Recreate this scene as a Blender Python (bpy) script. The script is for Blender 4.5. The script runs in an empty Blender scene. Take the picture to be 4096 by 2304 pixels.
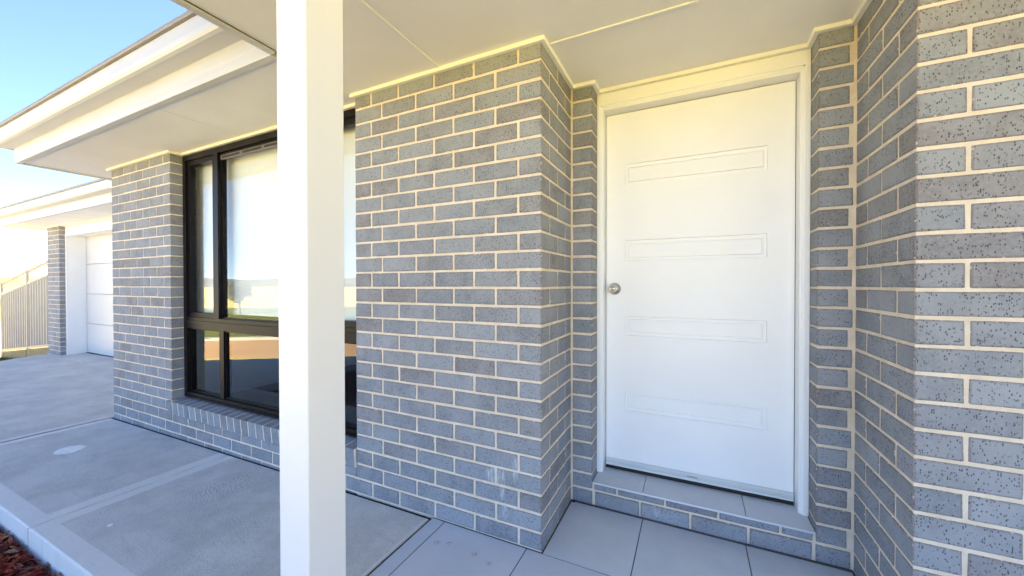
import bpy, math, random
import numpy as np
from mathutils import Matrix, Vector

rnd = random.Random(7)
scene = bpy.context.scene
col = scene.collection

# ------------------------------------------------------------------ camera
CAM = Vector((0.0, 0.0, 1.2174))
YAW, PIT, ROL = math.radians(25.59), math.radians(0.5255), math.radians(-0.0745)
FPX = 1505.4                                      # focal length in pixels of a 4096 wide frame
Fw = Vector((-math.sin(YAW)*math.cos(PIT), math.cos(YAW)*math.cos(PIT), -math.sin(PIT)))
Rt = Vector((math.cos(YAW), math.sin(YAW), 0)); Up = Rt.cross(Fw)
Rt, Up = Rt*math.cos(ROL)+Up*math.sin(ROL), Up*math.cos(ROL)-Rt*math.sin(ROL)
cd = bpy.data.cameras.new('camera'); cam = bpy.data.objects.new('camera', cd); col.objects.link(cam)
m = Matrix((Rt, Up, -Fw)).transposed().to_4x4(); m.translation = CAM
cam.matrix_world = m
cd.sensor_width = 36; cd.lens = FPX*36/4096; cd.clip_start = 0.02; cd.clip_end = 4000
scene.camera = cam

# ------------------------------------------------------------------ sky, sun, exposure
SUN_EL = math.radians(35)
w = bpy.data.worlds.new('World'); scene.world = w; w.use_nodes = True
nt = w.node_tree; nt.nodes.clear()
sky = nt.nodes.new('ShaderNodeTexSky'); sky.sky_type = 'NISHITA'; sky.sun_disc = False
sky.sun_elevation = SUN_EL; sky.sun_rotation = 0.0; sky.altitude = 300; sky.air_density = 0.40; sky.dust_density = 0.05; sky.ozone_density = 1.2
bg = nt.nodes.new('ShaderNodeBackground'); bg.inputs['Strength'].default_value = 0.05
wo = nt.nodes.new('ShaderNodeOutputWorld')
nt.links.new(sky.outputs[0], bg.inputs[0]); nt.links.new(bg.outputs[0], wo.inputs[0])
ld = bpy.data.lights.new('sun', 'SUN'); ld.energy = 5.0; ld.angle = math.radians(0.5); ld.color = (1.0, 0.92, 0.78)
sun = bpy.data.objects.new('sun', ld); col.objects.link(sun)
sun.rotation_euler = (-(math.pi/2-SUN_EL), 0, 0)   # shines from behind the house towards the street
scene.view_settings.view_transform = 'Standard'; scene.view_settings.look = 'None'
scene.view_settings.exposure = 3.88; scene.view_settings.gamma = 1.0
try: scene.view_settings.use_curve_mapping = False
except Exception: pass
scene.cycles.use_denoising = True
scene.cycles.max_bounces = 10; scene.cycles.diffuse_bounces = 6; scene.cycles.transparent_max_bounces = 12
scene.cycles.sample_clamp_indirect = 6.0

# ------------------------------------------------------------------ helpers
class MB:
    """collects shapes and links them as one mesh object"""
    def __init__(s): s.v = []; s.f = []; s.mi = []
    def add(s, vs, fs, mi=0):
        b = len(s.v); s.v += [tuple(p) for p in vs]
        for f in fs: s.f.append(tuple(b+i for i in f)); s.mi.append(mi)
        return s
    def box(s, x0, x1, y0, y1, z0, z1, mi=0):
        vs = [(x0,y0,z0),(x1,y0,z0),(x1,y1,z0),(x0,y1,z0),(x0,y0,z1),(x1,y0,z1),(x1,y1,z1),(x0,y1,z1)]
        return s.add(vs, [(0,3,2,1),(4,5,6,7),(0,1,5,4),(1,2,6,5),(2,3,7,6),(3,0,4,7)], mi)
    def cbox(s, x0, x1, y0, y1, z0, z1, c=.002, mi=0, jit=0):
        """box with chamfered edges"""
        X, Y, Z = (x0,x1), (y0,y1), (z0,z1); idx = {}; vs = []
        for i in (0,1):
            for j in (0,1):
                for k in (0,1):
                    for a in range(3):
                        p = [X[i],Y[j],Z[k]]; sg = [(1,-1)[i],(1,-1)[j],(1,-1)[k]]
                        for b in range(3):
                            if b != a: p[b] += sg[b]*c
                        if jit: p = [q+rnd.uniform(-jit,jit) for q in p]
                        idx[(i,j,k,a)] = len(vs); vs.append(p)
        fs = []
        def order(t): # loop order of face corners around axis
            return [(0,0),(1,0),(1,1),(0,1)]
        for sgn in (0,1):
            q = [idx[(sgn,a,b,0)] for a,b in order(0)]; fs.append(q if sgn else q[::-1])
            q = [idx[(a,sgn,b,1)] for a,b in order(0)]; fs.append(q[::-1] if sgn else q)
            q = [idx[(a,b,sgn,2)] for a,b in order(0)]; fs.append(q if sgn else q[::-1])
        for a in (0,1):
            for b in (0,1):
                q = [idx[(0,a,b,1)],idx[(1,a,b,1)],idx[(1,a,b,2)],idx[(0,a,b,2)]]; fs.append(q if a==b else q[::-1])
                q = [idx[(a,0,b,2)],idx[(a,1,b,2)],idx[(a,1,b,0)],idx[(a,0,b,0)]]; fs.append(q if a==b else q[::-1])
                q = [idx[(a,b,0,0)],idx[(a,b,1,0)],idx[(a,b,1,1)],idx[(a,b,0,1)]]; fs.append(q if a==b else q[::-1])
        for i in (0,1):
            for j in (0,1):
                for k in (0,1):
                    q = [idx[(i,j,k,0)],idx[(i,j,k,1)],idx[(i,j,k,2)]]; fs.append(q if (i+j+k)%2 else q[::-1])
        return s.add(vs, fs, mi)
    def prism_x(s, prof, x0, x1, mi=0):
        n = len(prof); vs = [(x0,y,z) for y,z in prof]+[(x1,y,z) for y,z in prof]
        return s.add(vs, [tuple(range(n)), tuple(range(2*n-1,n-1,-1))]+[(i,(i+1)%n+0,(i+1)%n+n,i+n)[::-1] for i in range(n)], mi)
    def tube(s, p0, p1, r, n=8, r1=None, mi=0):
        p0, p1 = Vector(p0), Vector(p1); d = (p1-p0).normalized(); a = d.orthogonal().normalized(); b = d.cross(a); r1 = r if r1 is None else r1
        vs = [p0+(a*math.cos(t)+b*math.sin(t))*r for t in [2*math.pi*i/n for i in range(n)]]+[p1+(a*math.cos(t)+b*math.sin(t))*r1 for t in [2*math.pi*i/n for i in range(n)]]
        return s.add(vs, [(i,(i+1)%n,(i+1)%n+n,i+n) for i in range(n)]+[tuple(range(n-1,-1,-1)), tuple(range(n,2*n))], mi)
    def build(s, name, mat, parent=None, smooth=False, origin=None):
        me = bpy.data.meshes.new(name)
        v = s.v if origin is None else [(p[0]-origin[0],p[1]-origin[1],p[2]-origin[2]) for p in s.v]
        me.from_pydata(v, [], s.f)
        for mt in (mat if isinstance(mat,(list,tuple)) else [mat]): me.materials.append(mt)
        if any(s.mi): me.polygons.foreach_set('material_index', s.mi)
        if smooth: me.polygons.foreach_set('use_smooth', [True]*len(s.f))
        me.update(); import bmesh
        bm = bmesh.new(); bm.from_mesh(me); bmesh.ops.recalc_face_normals(bm, faces=bm.faces); bm.to_mesh(me); bm.free()
        o = bpy.data.objects.new(name, me); col.objects.link(o)
        if origin is not None: o.location = origin
        if parent: o.parent = parent
        return o
def box(name, mat, parent, *a, c=0.0, origin=None):
    b = MB(); b.cbox(*a, c=c) if c else b.box(*a); return b.build(name, mat, parent, origin=origin)
def lathe_y(prof, cx, cy, cz, n=40):
    """profile of (radius, y offset) turned round the y axis"""
    b = MB(); vs = []; fs = []
    for r, y in prof: vs += [(cx+r*math.cos(2*math.pi*i/n), cy+y, cz+r*math.sin(2*math.pi*i/n)) for i in range(n)]
    for k in range(len(prof)-1): fs += [(k*n+i, k*n+(i+1)%n, (k+1)*n+(i+1)%n, (k+1)*n+i) for i in range(n)]
    fs += [tuple(range(n)), tuple(range((len(prof)-1)*n, len(prof)*n))[::-1]]
    return b.add(vs, fs)
def empty(name, loc=(0,0,0)):
    o = bpy.data.objects.new(name, None); o.location = loc; o.empty_display_size = .2; col.objects.link(o); return o
def tag(o, label=None, cat=None, group=None, kind=None):
    for k, v in (('label',label),('category',cat),('group',group),('kind',kind)):
        if v: o[k] = v
    return o

# ------------------------------------------------------------------ materials
class NT:
    def __init__(s, name):
        s.m = bpy.data.materials.new(name); s.m.use_nodes = True; s.t = s.m.node_tree; s.b = s.t.nodes['Principled BSDF']; s.out = s.t.nodes['Material Output']
    def n(s, typ, **kw):
        x = s.t.nodes.new('ShaderNode'+typ)
        for k, v in kw.items(): setattr(x, k, v)
        return x
    def l(s, a, b): s.t.links.new(a, b)
    def setin(s, node, key, val):
        if hasattr(val, 'is_linked') or isinstance(val, bpy.types.NodeSocket): s.l(val, node.inputs[key])
        else: node.inputs[key].default_value = val
    def pos(s): return s.n('NewGeometry').outputs['Position']
    def vmul(s, v, sc):
        x = s.n('VectorMath', operation='MULTIPLY'); s.l(v, x.inputs[0]); x.inputs[1].default_value = sc; return x.outputs[0]
    def vadd(s, a, b):
        x = s.n('VectorMath', operation='ADD'); s.l(a, x.inputs[0]); s.setin(x, 1, b); return x.outputs[0]
    def noise(s, v, scale, detail=3, rough=.55, dist=0):
        x = s.n('TexNoise'); s.l(v, x.inputs['Vector']); x.inputs['Scale'].default_value = scale; x.inputs['Detail'].default_value = detail; x.inputs['Roughness'].default_value = rough; x.inputs['Distortion'].default_value = dist; return x.outputs[0]
    def voro(s, v, scale, feature='F1', rand=1):
        x = s.n('TexVoronoi', feature=feature); s.l(v, x.inputs['Vector']); x.inputs['Scale'].default_value = scale; x.inputs['Randomness'].default_value = rand; return x
    def math(s, op, a, b=0.0, c=None, clamp=False):
        x = s.n('Math', operation=op, use_clamp=clamp); s.setin(x, 0, a); s.setin(x, 1, b)
        if c is not None: s.setin(x, 2, c)
        return x.outputs[0]
    def mr(s, v, a, b, c=0.0, d=1.0, smooth=True):
        x = s.n('MapRange'); x.interpolation_type = 'SMOOTHSTEP' if smooth else 'LINEAR'; s.setin(x, 0, v)
        for i, q in zip((1,2,3,4), (a,b,c,d)): s.setin(x, i, q)
        return x.outputs[0]
    def mix(s, fac, a, b, mode='MIX'):
        x = s.n('Mix', data_type='RGBA', blend_type=mode); s.setin(x, 0, fac)
        for i, q in ((6,a),(7,b)): s.setin(x, i, q if isinstance(q, bpy.types.NodeSocket) else (q[0],q[1],q[2],1))
        return x.outputs[2]
    def rand(s):
        a = s.n('ObjectInfo').outputs['Random']; b = s.n('NewGeometry').outputs['Random Per Island']
        return s.math('FRACT', s.math('ADD', a, s.math('MULTIPLY', b, 1.7)))
    def sep(s, v): x = s.n('SeparateXYZ'); s.l(v, x.inputs[0]); return x.outputs
    def fin(s, color, rough=.6, bump=None, bdist=.002, bstr=1.0, metal=0, spec=.5):
        s.setin(s.b, 'Base Color', color if isinstance(color, bpy.types.NodeSocket) else (color[0],color[1],color[2],1))
        s.setin(s.b, 'Roughness', rough); s.b.inputs['Metallic'].default_value = metal; s.b.inputs['Specular IOR Level'].default_value = spec
        if bump is not None:
            x = s.n('Bump'); x.inputs['Distance'].default_value = bdist; x.inputs['Strength'].default_value = bstr; s.l(bump, x.inputs['Height']); s.l(x.outputs[0], s.b.inputs['Normal'])
        return s.m
def plain(name, c, rough=.5, var=.04, scale=3.0, spec=.4, metal=0, bump=0.0):
    t = NT(name); p = t.pos(); n = t.noise(p, scale, 4)
    k = t.mr(n, .3, .7, 1-var, 1+var); cc = t.mix(1.0, c, t.n('CombineColor').outputs[0], 'MULTIPLY')
    cb = cc.node.inputs[7].links[0].from_node
    for i in range(3): t.l(k, cb.inputs[i])
    return t.fin(cc, rough, t.noise(p, 60, 4) if bump else None, bump, 1.0, metal, spec)

def m_brick():
    t = NT('grey_speckled_brick'); p = t.pos(); r = t.rand()
    off = t.n('CombineXYZ'); t.l(t.math('MULTIPLY', r, 7.3), off.inputs[0]); t.l(t.math('MULTIPLY', r, 3.1), off.inputs[2])
    pv = t.vadd(p, off.outputs[0])
    base = t.mix(t.mr(r, 0, 1, 0, 1, False), (.205,.224,.252), (.298,.322,.356))
    r2 = t.math('FRACT', t.math('MULTIPLY', r, 13.7)); r3 = t.math('FRACT', t.math('MULTIPLY', r, 37.3))
    base = t.mix(t.mr(r2, .62, 1.0, 0, .75), base, (.205,.182,.180))
    base = t.mix(t.mr(r3, .55, 1.0, 0, .6), base, (.235,.262,.300))
    base = t.mix(t.mr(t.noise(t.vmul(pv,(1,1,.7)), 5.5, 3), .45, .68, 0, .5), base, (.180,.180,.192))
    base = t.mix(t.mr(t.noise(pv, 9, 3), .35, .7, 0, .45), base, (.34,.35,.375))
    base = t.mix(t.mr(t.noise(pv, 90, 3), .4, .75, 0, .4), base, (.33,.34,.355))
    # dark wire-cut pits, drawn out upright
    ps = t.vmul(pv, (1,1,.55)); v = t.voro(ps, 200); dn = t.noise(pv, 26, 2)
    pit = t.math('MULTIPLY', t.mr(v.outputs['Distance'], .20, .42, 1, 0), t.mr(t.sep(v.outputs['Color'])[0], .58, .64, 0, .95))
    pit = t.math('MULTIPLY', pit, t.mr(dn, .35, .55, .35, 1))
    v2 = t.voro(t.vmul(pv, (1,1,.6)), 105); pit2 = t.math('MULTIPLY', t.mr(v2.outputs['Distance'], .12, .24, 1, 0), t.mr(t.sep(v2.outputs['Color'])[1], .76, .82, 0, .7))
    pt = t.math('MAXIMUM', pit, pit2)
    c = t.mix(t.math('MULTIPLY', pt, .9), base, (.022,.021,.024))
    wv = t.voro(pv, 60); wsp = t.math('MULTIPLY', t.mr(wv.outputs['Distance'], .05, .12, 1, 0), t.mr(t.sep(wv.outputs['Color'])[2], .93, .96, 0, .6))
    c = t.mix(wsp, c, (.6,.58,.55))
    ed = t.n('Attribute'); ed.attribute_name = 'edge'; e = ed.outputs['Fac']
    c = t.mix(t.math('MULTIPLY', t.mr(e, .35, 1.0), .35), c, (.16,.10,.07))
    sm = t.math('ADD', e, t.math('MULTIPLY', t.math('SUBTRACT', t.noise(p, 55, 4, .75), .5), 1.1))
    c = t.mix(t.mr(sm, 1.06, 1.16, 0, .9), c, (.68,.585,.46))
    c = stain(t, p, c)
    h = t.math('SUBTRACT', t.math('MULTIPLY', t.noise(pv, 220, 3), .35), pt)
    return t.fin(c, .82, h, .0016, .8, spec=.25)
def stain(t, p, c):
    """lime streaks low on the pier and a few elsewhere"""
    x = t.sep(p)
    tot = None
    for cx, cz, wx, wz, k in ((-.745,.345,.020,.07,.9),(-.862,.300,.055,.05,.95),(-.815,.275,.018,.10,.95),(-.80,.14,.02,.05,.6),(.905,.66,.012,.05,.45),(-.16,.045,.03,.03,.5)):
        dx = t.math('DIVIDE', t.math('SUBTRACT', x[0], cx), wx); dz = t.math('DIVIDE', t.math('SUBTRACT', x[2], cz), wz)
        d = t.math('ADD', t.math('MULTIPLY', dx, dx), t.math('MULTIPLY', dz, dz))
        mk = t.mr(d, .2, 1.0, k, 0); tot = mk if tot is None else t.math('MAXIMUM', tot, mk)
    n = t.noise(t.vmul(p, (1,1,.22)), 95, 4, .7)
    return t.mix(t.math('MULTIPLY', tot, t.mr(n, .35, .75)), c, (.60,.61,.62))
def m_mortar():
    t = NT('cream_mortar'); p = t.pos()
    c = t.mix(t.mr(t.noise(p, 14, 4), .3, .7), (.66,.565,.44), (.76,.67,.55))
    c = t.mix(t.mr(t.noise(p, 160, 3, .7), .55, .8, 0, .55), c, (.42,.36,.29))
    c = stain(t, p, c)
    return t.fin(c, .92, t.noise(p, 240, 3, .7), .003, .8, spec=.15)
def m_concrete(name, rough):
    t = NT(name); p = t.pos()
    c = t.mix(t.mr(t.noise(p, 2.2, 6, .68), .34, .66), (.54,.545,.53), (.72,.72,.70))
    c = t.mix(t.mr(t.noise(p, 11, 4, .7), .4, .7, 0, .35), c, (.76,.755,.735))
    c = t.mix(t.mr(t.noise(t.vmul(p,(.6,2.2,1)), 4.5, 5, .65, .6), .52, .72, 0, .5), c, (.50,.495,.48))
    if rough:
        # trowel and broom arcs: waves swept round drifting centres
        cell = t.voro(t.vadd(p, t.vmul(t.n('TexNoise').outputs[1], (0,0,0))), 2.1)
        q = t.vadd(p, t.vmul(cell.outputs['Position'], (-1,-1,0)))
        ln = t.n('VectorMath', operation='LENGTH'); t.l(q, ln.inputs[0])
        wv = t.math('SINE', t.math('ADD', t.math('MULTIPLY', ln.outputs['Value'], 250), t.math('MULTIPLY', t.noise(p, 7, 4), 60)))
        arc = t.math('MULTIPLY', wv, t.mr(t.noise(p, 3.3, 3), .45, .7, .0, .95))
        gr = t.noise(p, 150, 4, .75); h = t.math('ADD', t.math('MULTIPLY', arc, .5), t.math('MULTIPLY', gr, 1.3))
        c = t.mix(t.mr(gr, .42, .75, .1, .6), c, (.36,.355,.34))
        ch = t.voro(p, 26); c = t.mix(t.math('MULTIPLY', t.mr(ch.outputs['Distance'], .04, .10, 1, 0), t.mr(t.sep(ch.outputs['Color'])[0], .93, .95)), c, (.13,.12,.11))
        return t.fin(c, .88, h, .0030, .9, spec=.3)
    c = t.mix(.75, c, (.76,.755,.74))
    st = t.noise(t.vmul(p, (12,120,1)), 1.0, 3)
    c = t.mix(t.mr(st, .5, .75, 0, .25), c, (.48,.475,.46))
    return t.fin(c, .7, st, .0006, .6, spec=.35)
def m_tile():
    t = NT('grey_porcelain_tile'); p = t.pos(); r = t.rand()
    c = t.mix(t.mr(r, 0, 1), (.50,.545,.62), (.56,.605,.68))
    c = t.mix(t.mr(t.noise(p, 6, 5, .6), .35, .7, 0, .5), c, (.62,.655,.71))
    v = t.voro(p, 85); c = t.mix(t.math('MULTIPLY', t.mr(v.outputs['Distance'], .06, .16, 1, 0), t.mr(t.sep(v.outputs['Color'])[0], .80, .84, 0, .75)), c, (.20,.20,.21))
    v2 = t.voro(t.vadd(p,(3,1,0)), 80); c = t.mix(t.math('MULTIPLY', t.mr(v2.outputs['Distance'], .06, .16, 1, 0), t.mr(t.sep(v2.outputs['Color'])[1], .82, .86, 0, .6)), c, (.82,.82,.82))
    x = t.sep(p); tot = None
    for cx, cy, rr in ((-1.085,1.44,.022),(-1.03,1.46,.018),(-.885,1.45,.024),(-.80,1.43,.02)):
        dx = t.math('SUBTRACT', x[0], cx); dy = t.math('SUBTRACT', x[1], cy)
        d = t.math('SQRT', t.math('ADD', t.math('MULTIPLY', dx, dx), t.math('MULTIPLY', dy, dy)))
        mk = t.mr(d, rr*.2, rr, 1, 0); tot = mk if tot is None else t.math('MAXIMUM', tot, mk)
    c = t.mix(t.math('MULTIPLY', tot, t.mr(t.noise(p, 130, 3), .42, .6, 0, .8)), c, (.33,.22,.16))
    return t.fin(c, t.mr(t.noise(p, 5, 3), .3, .7, .42, .55), t.noise(p, 140, 3), .0004, .5, spec=.45)
def m_glass():
    t = NT('window_glass'); tr = t.n('BsdfTransparent'); tr.inputs[0].default_value = (.95,.97,.965,1)
    gl = t.n('BsdfGlossy'); gl.inputs['Roughness'].default_value = 0.0; gl.inputs[0].default_value = (1,1,1,1)
    fr = t.n('Fresnel'); fr.inputs['IOR'].default_value = 1.65
    g = t.n('NewGeometry'); f = t.math('MULTIPLY', fr.outputs[0], t.math('SUBTRACT', 1.0, g.outputs['Backfacing']))
    mx = t.n('MixShader'); t.l(f, mx.inputs[0]); t.l(tr.outputs[0], mx.inputs[1]); t.l(gl.outputs[0], mx.inputs[2]); t.l(mx.outputs[0], t.out.inputs[0]); return t.m
def m_chips():
    t = NT('red_bark_mulch'); r = t.rand(); p = t.pos()
    cr = t.n('ValToRGB'); t.l(r, cr.inputs[0]); e = cr.color_ramp.elements
    e[0].position = 0; e[0].color = (.07,.014,.012,1); e[1].position = 1; e[1].color = (.62,.42,.30,1)
    for ps, c in ((.3,(.24,.032,.022,1)),(.62,(.40,.06,.034,1)),(.8,(.45,.12,.05,1)),(.92,(.40,.22,.12,1))): k = e.new(ps); k.color = c
    c = t.mix(t.mr(t.noise(t.vmul(p,(1,1,1)), 120, 3), .4, .7, 0, .5), cr.outputs[0], (.05,.015,.015))
    return t.fin(c, .8, t.noise(p, 200, 2), .002, .6, spec=.25)
def m_grass(name, a, b, c3):
    t = NT(name); p = t.pos()
    c = t.mix(t.mr(t.noise(p, 1.3, 5, .7), .35, .68), a, b); c = t.mix(t.mr(t.noise(p, 25, 4, .7), .5, .75, 0, .6), c, c3)
    return t.fin(c, .95, t.noise(p, 40, 4, .8), .05, .8, spec=.1)
def m_bitumen():
    t = NT('tan_gravel_seal'); p = t.pos()
    c = t.mix(t.mr(t.noise(p, .6, 4), .3, .7), (.42,.25,.11), (.49,.31,.15)); c = t.mix(t.mr(t.noise(p, 90, 3, .8), .4, .75, 0, .5), c, (.2,.14,.09))
    return t.fin(c, .95, spec=.2)
def m_hill():
    t = NT('wooded_hills'); p = t.pos(); c = t.mix(t.mr(t.noise(t.vmul(p,(1,1,3)), .03, 5, .7), .42, .6), (.10,.078,.045), (.035,.034,.024))
    return t.fin(c, .95, spec=.1)
def m_blind():
    t = NT('white_blind_fabric'); p = t.pos(); c = t.mix(t.mr(t.noise(p, 300, 2), .3, .7), (.84,.82,.78), (.90,.88,.84)); return t.fin(c, .9, spec=.1)
M = dict(lip=plain('shade_toned_lip_steel',(.30,.27,.24),.4,.05), alug=plain('grey_brown_aluminium',(.16,.14,.13),.4,.06), brick=m_brick(), mortar=m_mortar(), conc=m_concrete('broomed_concrete', True), concs=m_concrete('trowelled_concrete', False), tile=m_tile(), glass=m_glass(),
    chips=m_chips(), lawn=m_grass('green_lawn',(.10,.13,.025),(.17,.17,.04),(.24,.21,.07)), dry=m_grass('dry_grass',(.55,.43,.10),(.63,.51,.16),(.44,.34,.08)), road=m_bitumen(), hill=m_hill(), blind=m_blind(),
    door=plain('white_door_paint',(.85,.85,.84),.38,.015), frame=plain('white_gloss_paint',(.85,.85,.84),.32,.02), soffit=plain('white_ceiling_board',(.86,.85,.83),.75,.03,2.0), bead=plain('white_timber_bead',(.86,.85,.80),.5,.03),
    metal=plain('white_coated_steel',(.60,.60,.60),.35,.02), trim=plain('grey_white_coated_steel',(.66,.66,.65),.4,.02), post=plain('white_post_paint',(.82,.82,.82),.42,.012,1.5),
    alu=plain('dark_brown_aluminium',(.006,.0042,.005),.42,.06,spec=.2), rubber=plain('black_rubber',(.012,.012,.014),.6,.1), seal=plain('pale_anodised_aluminium',(.60,.63,.63),.35,.03,metal=.25), nickel=plain('satin_nickel',(.50,.47,.43),.30,.04,metal=1.0), brass=plain('brass_key_plug',(.75,.66,.45),.25,.03,metal=1.0),
    grout=plain('dark_grey_grout',(.085,.08,.08),.9,.1,30), foam=plain('black_joint_foam',(.02,.02,.025),.9,.2,40), plaster=plain('white_plasterboard',(.72,.73,.73),.8,.02), carpet=plain('grey_carpet',(.12,.12,.13),.95,.1,30), dark=plain('dark_slot',(.02,.02,.02),.6,.1),
    steel=plain('beige_fence_steel',(.36,.335,.295),.45,.04), steelrib=plain('pale_fence_steel',(.36,.34,.305),.45,.05), timber=plain('yellow_pine_sleeper',(.42,.30,.13),.85,.15,8), roof=plain('grey_roof_steel',(.16,.17,.18),.45,.05), soil=plain('dark_soil',(.045,.025,.02),.95,.3,20), paint=plain('white_plaster_splash',(.90,.90,.88),.8,.10,45),
    bark=plain('grey_brown_bark',(.16,.12,.085),.9,.25,14), leaf=plain('grey_green_leaf',(.085,.105,.065),.7,.35,30), wire=plain('pale_cable',(.6,.6,.6),.5,.02), kerb=plain('pale_kerb_concrete',(.50,.45,.36),.85,.08,3), lattice=plain('beige_lattice',(.36,.33,.29),.5,.04), ink=plain('dark_print',(.02,.03,.035),.6,.05), garden=plain('planting_soil',(.07,.025,.02),.95,.3,30))

# ------------------------------------------------------------------ levels of the site
NRM = (-.54,-.84); NP = (-10.8,-3.3)
def sroad(x, y): return (x-NP[0])*NRM[0]+(y-NP[1])*NRM[1]      # > 0 beyond the near side of the street
def lot(x):
    if x > -1.4: return -.004
    if x > -5: return -.004+.0125*(x+1.4)
    if x > -11: return -.049+.005*(x+5)
    return max(-.079+.100*(x+11), -1.02)
def top(x, y):
    a = min(max(1+sroad(x,y)/5.0, 0), 1); a = a*a*(3-2*a)
    return lot(x)*(1-a)+(-.93)*a
def sheet(name, x0, x1, y0, y1, nx, ny, dz, mat, thick=.09, to_street=False):
    b = MB(); xs = np.linspace(x0,x1,nx+1)
    def yrow(p): return np.linspace(NP[1]+(-.16-(p-NP[0])*NRM[0])/NRM[1] if to_street else y0, y1, ny+1)
    for p in xs:
        for q in yrow(p): b.v.append((float(p),float(q),top(p,q)+dz))
    n0 = len(b.v)
    for p in xs:
        for q in yrow(p): b.v.append((float(p),float(q),top(p,q)+dz-thick))
    I = lambda i,j: i*(ny+1)+j
    for i in range(nx):
        for j in range(ny):
            b.f += [(I(i,j),I(i+1,j),I(i+1,j+1),I(i,j+1)), (n0+I(i,j),n0+I(i,j+1),n0+I(i+1,j+1),n0+I(i+1,j))]; b.mi += [0,0]
    for i in range(nx):
        for j in (0,ny): q = (I(i,j),I(i+1,j),n0+I(i+1,j),n0+I(i,j)); b.f.append(q); b.mi.append(0)
    for j in range(ny):
        for i in (0,nx): q = (I(i,j),I(i,j+1),n0+I(i,j+1),n0+I(i,j)); b.f.append(q); b.mi.append(0)
    return b.build(name, mat)

# ground: one sheet to the horizon, fine near the lot
b = MB()
xs = [-1600,-700,-300,-140,-70,-45]+list(np.arange(-32,14.1,1.0))+[25,45,80,160,320,700,1600]
ys = [-1600,-700,-300,-140,-70,-45]+list(np.arange(-30,14.1,1.0))+[25,45,80,160,320,700,1600]
for x in xs:
    for y in ys:
        s_ = sroad(x,y); z = top(x,y)-(.24 if x > -12 else .11)
        if s_ > 0: z = -1.04
        if y > 12: z = -.25
        b.v.append((float(x),float(y),z))
n = len(ys)
for i in range(len(xs)-1):
    for j in range(n-1): b.f.append((i*n+j,(i+1)*n+j,(i+1)*n+j+1,i*n+j+1)); b.mi.append(0)
tag(b.build('ground', M['dry']), kind='structure')

def road_quad(name, s0, s1, z, mat, half=70, h=.06):
    t = Vector((.84,-.54,0)); nn = Vector((NRM[0],NRM[1],0)); p = Vector((NP[0],NP[1],0)); b = MB()
    pts = [p+nn*s0-t*half, p+nn*s0+t*half, p+nn*s1+t*half, p+nn*s1-t*half]
    b.add([(q.x,q.y,z) for q in pts]+[(q.x,q.y,z-h) for q in pts], [(0,1,2,3),(7,6,5,4),(0,4,5,1),(1,5,6,2),(2,6,7,3),(3,7,4,0)])
    return tag(b.build(name, mat), kind='structure')
road_quad('verge', -.15, .45, -.925, M['dry'], h=.13)
road_quad('road', .45, 4.4, -.945, M['road'], h=.11)
road_quad('kerb', 4.4, 4.75, -.86, M['kerb'], h=.2)
road_quad('lawn', 4.75, 26, -.89, M['lawn'], half=120, h=.16)

# hills round the horizon
b = MB(); N = 140
for i in range(N):
    a = 2*math.pi*i/N; r = 620+40*math.sin(3*a); h = 9+4*math.sin(5*a+1)+2.5*math.sin(13*a)+rnd.uniform(-.8,.8)+1.5*math.sin(29*a)
    for rr, hh in ((r-150,-1.3),(r-60,h*.55-1),(r,h),(r+120,h*.6),(r+300,-1.3)): b.v.append((rr*math.cos(a), rr*math.sin(a), hh))
for i in range(N):
    for k in range(4): j = (i+1)%N; b.f.append((i*5+k,j*5+k,j*5+k+1,i*5+k+1)); b.mi.append(0)
tag(b.build('hills', M['hill'], smooth=True), kind='structure')

# ------------------------------------------------------------------ paving
TZ = 0.0
porch = box('porch_floor', M['grout'], None, -1.222, 2.4, .14, 2.056, -.3, -.0025); tag(porch, kind='structure')
gx = [-1.220,-1.1425,-.6855,-.2285,.2285,.6855,1.1425,1.5995,2.0565,2.39]; gy = [.145,.214,.671,1.128,1.585,2.046]
g = .0022
for i in range(len(gx)-1):
    for j in range(len(gy)-1):
        x0, x1, y0, y1 = gx[i]+g, gx[i+1]-g, gy[j]+g, gy[j+1]-g
        if y0 > 1.58:
            if x1 < -.614: continue
            x0 = max(x0, -.607); x1 = min(x1, .612)
            if x0 >= x1: continue
        cx, cy = (x0+x1)/2, (y0+y1)/2
        box('floor_tile', M['tile'], porch, x0, x1, y0, y1, -.009, TZ+rnd.uniform(-.0004,.0003), c=.0012, origin=(cx,cy,0))
foam = MB(); foam.box(-1.236,-1.2225,.2,1.576,-.06,-.012)
foam.box(-1.23,-4.975,1.5765,1.586,-.14,-.0062)
foam.v = foam.v[:8]
foam.f = foam.f[:6]; foam.mi = foam.mi[:6]
# the strip along the wall follows the fall of the path
ns = 14
for i in range(ns):
    xa, xb = -1.236+(-4.975+1.236)*i/ns, -1.236+(-4.975+1.236)*(i+1)/ns
    za, zb = lot(xa)-.006, lot(xb)-.006
    foam.add([(xa,1.577,za),(xb,1.577,zb),(xb,1.588,zb),(xa,1.588,za),(xa,1.577,za-.09),(xb,1.577,zb-.09),(xb,1.588,zb-.09),(xa,1.588,za-.09)], [(0,1,2,3),(0,4,5,1),(4,7,6,5),(2,6,7,3)])
tag(foam.build('expansion_joint', M['foam']), kind='structure')

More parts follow.
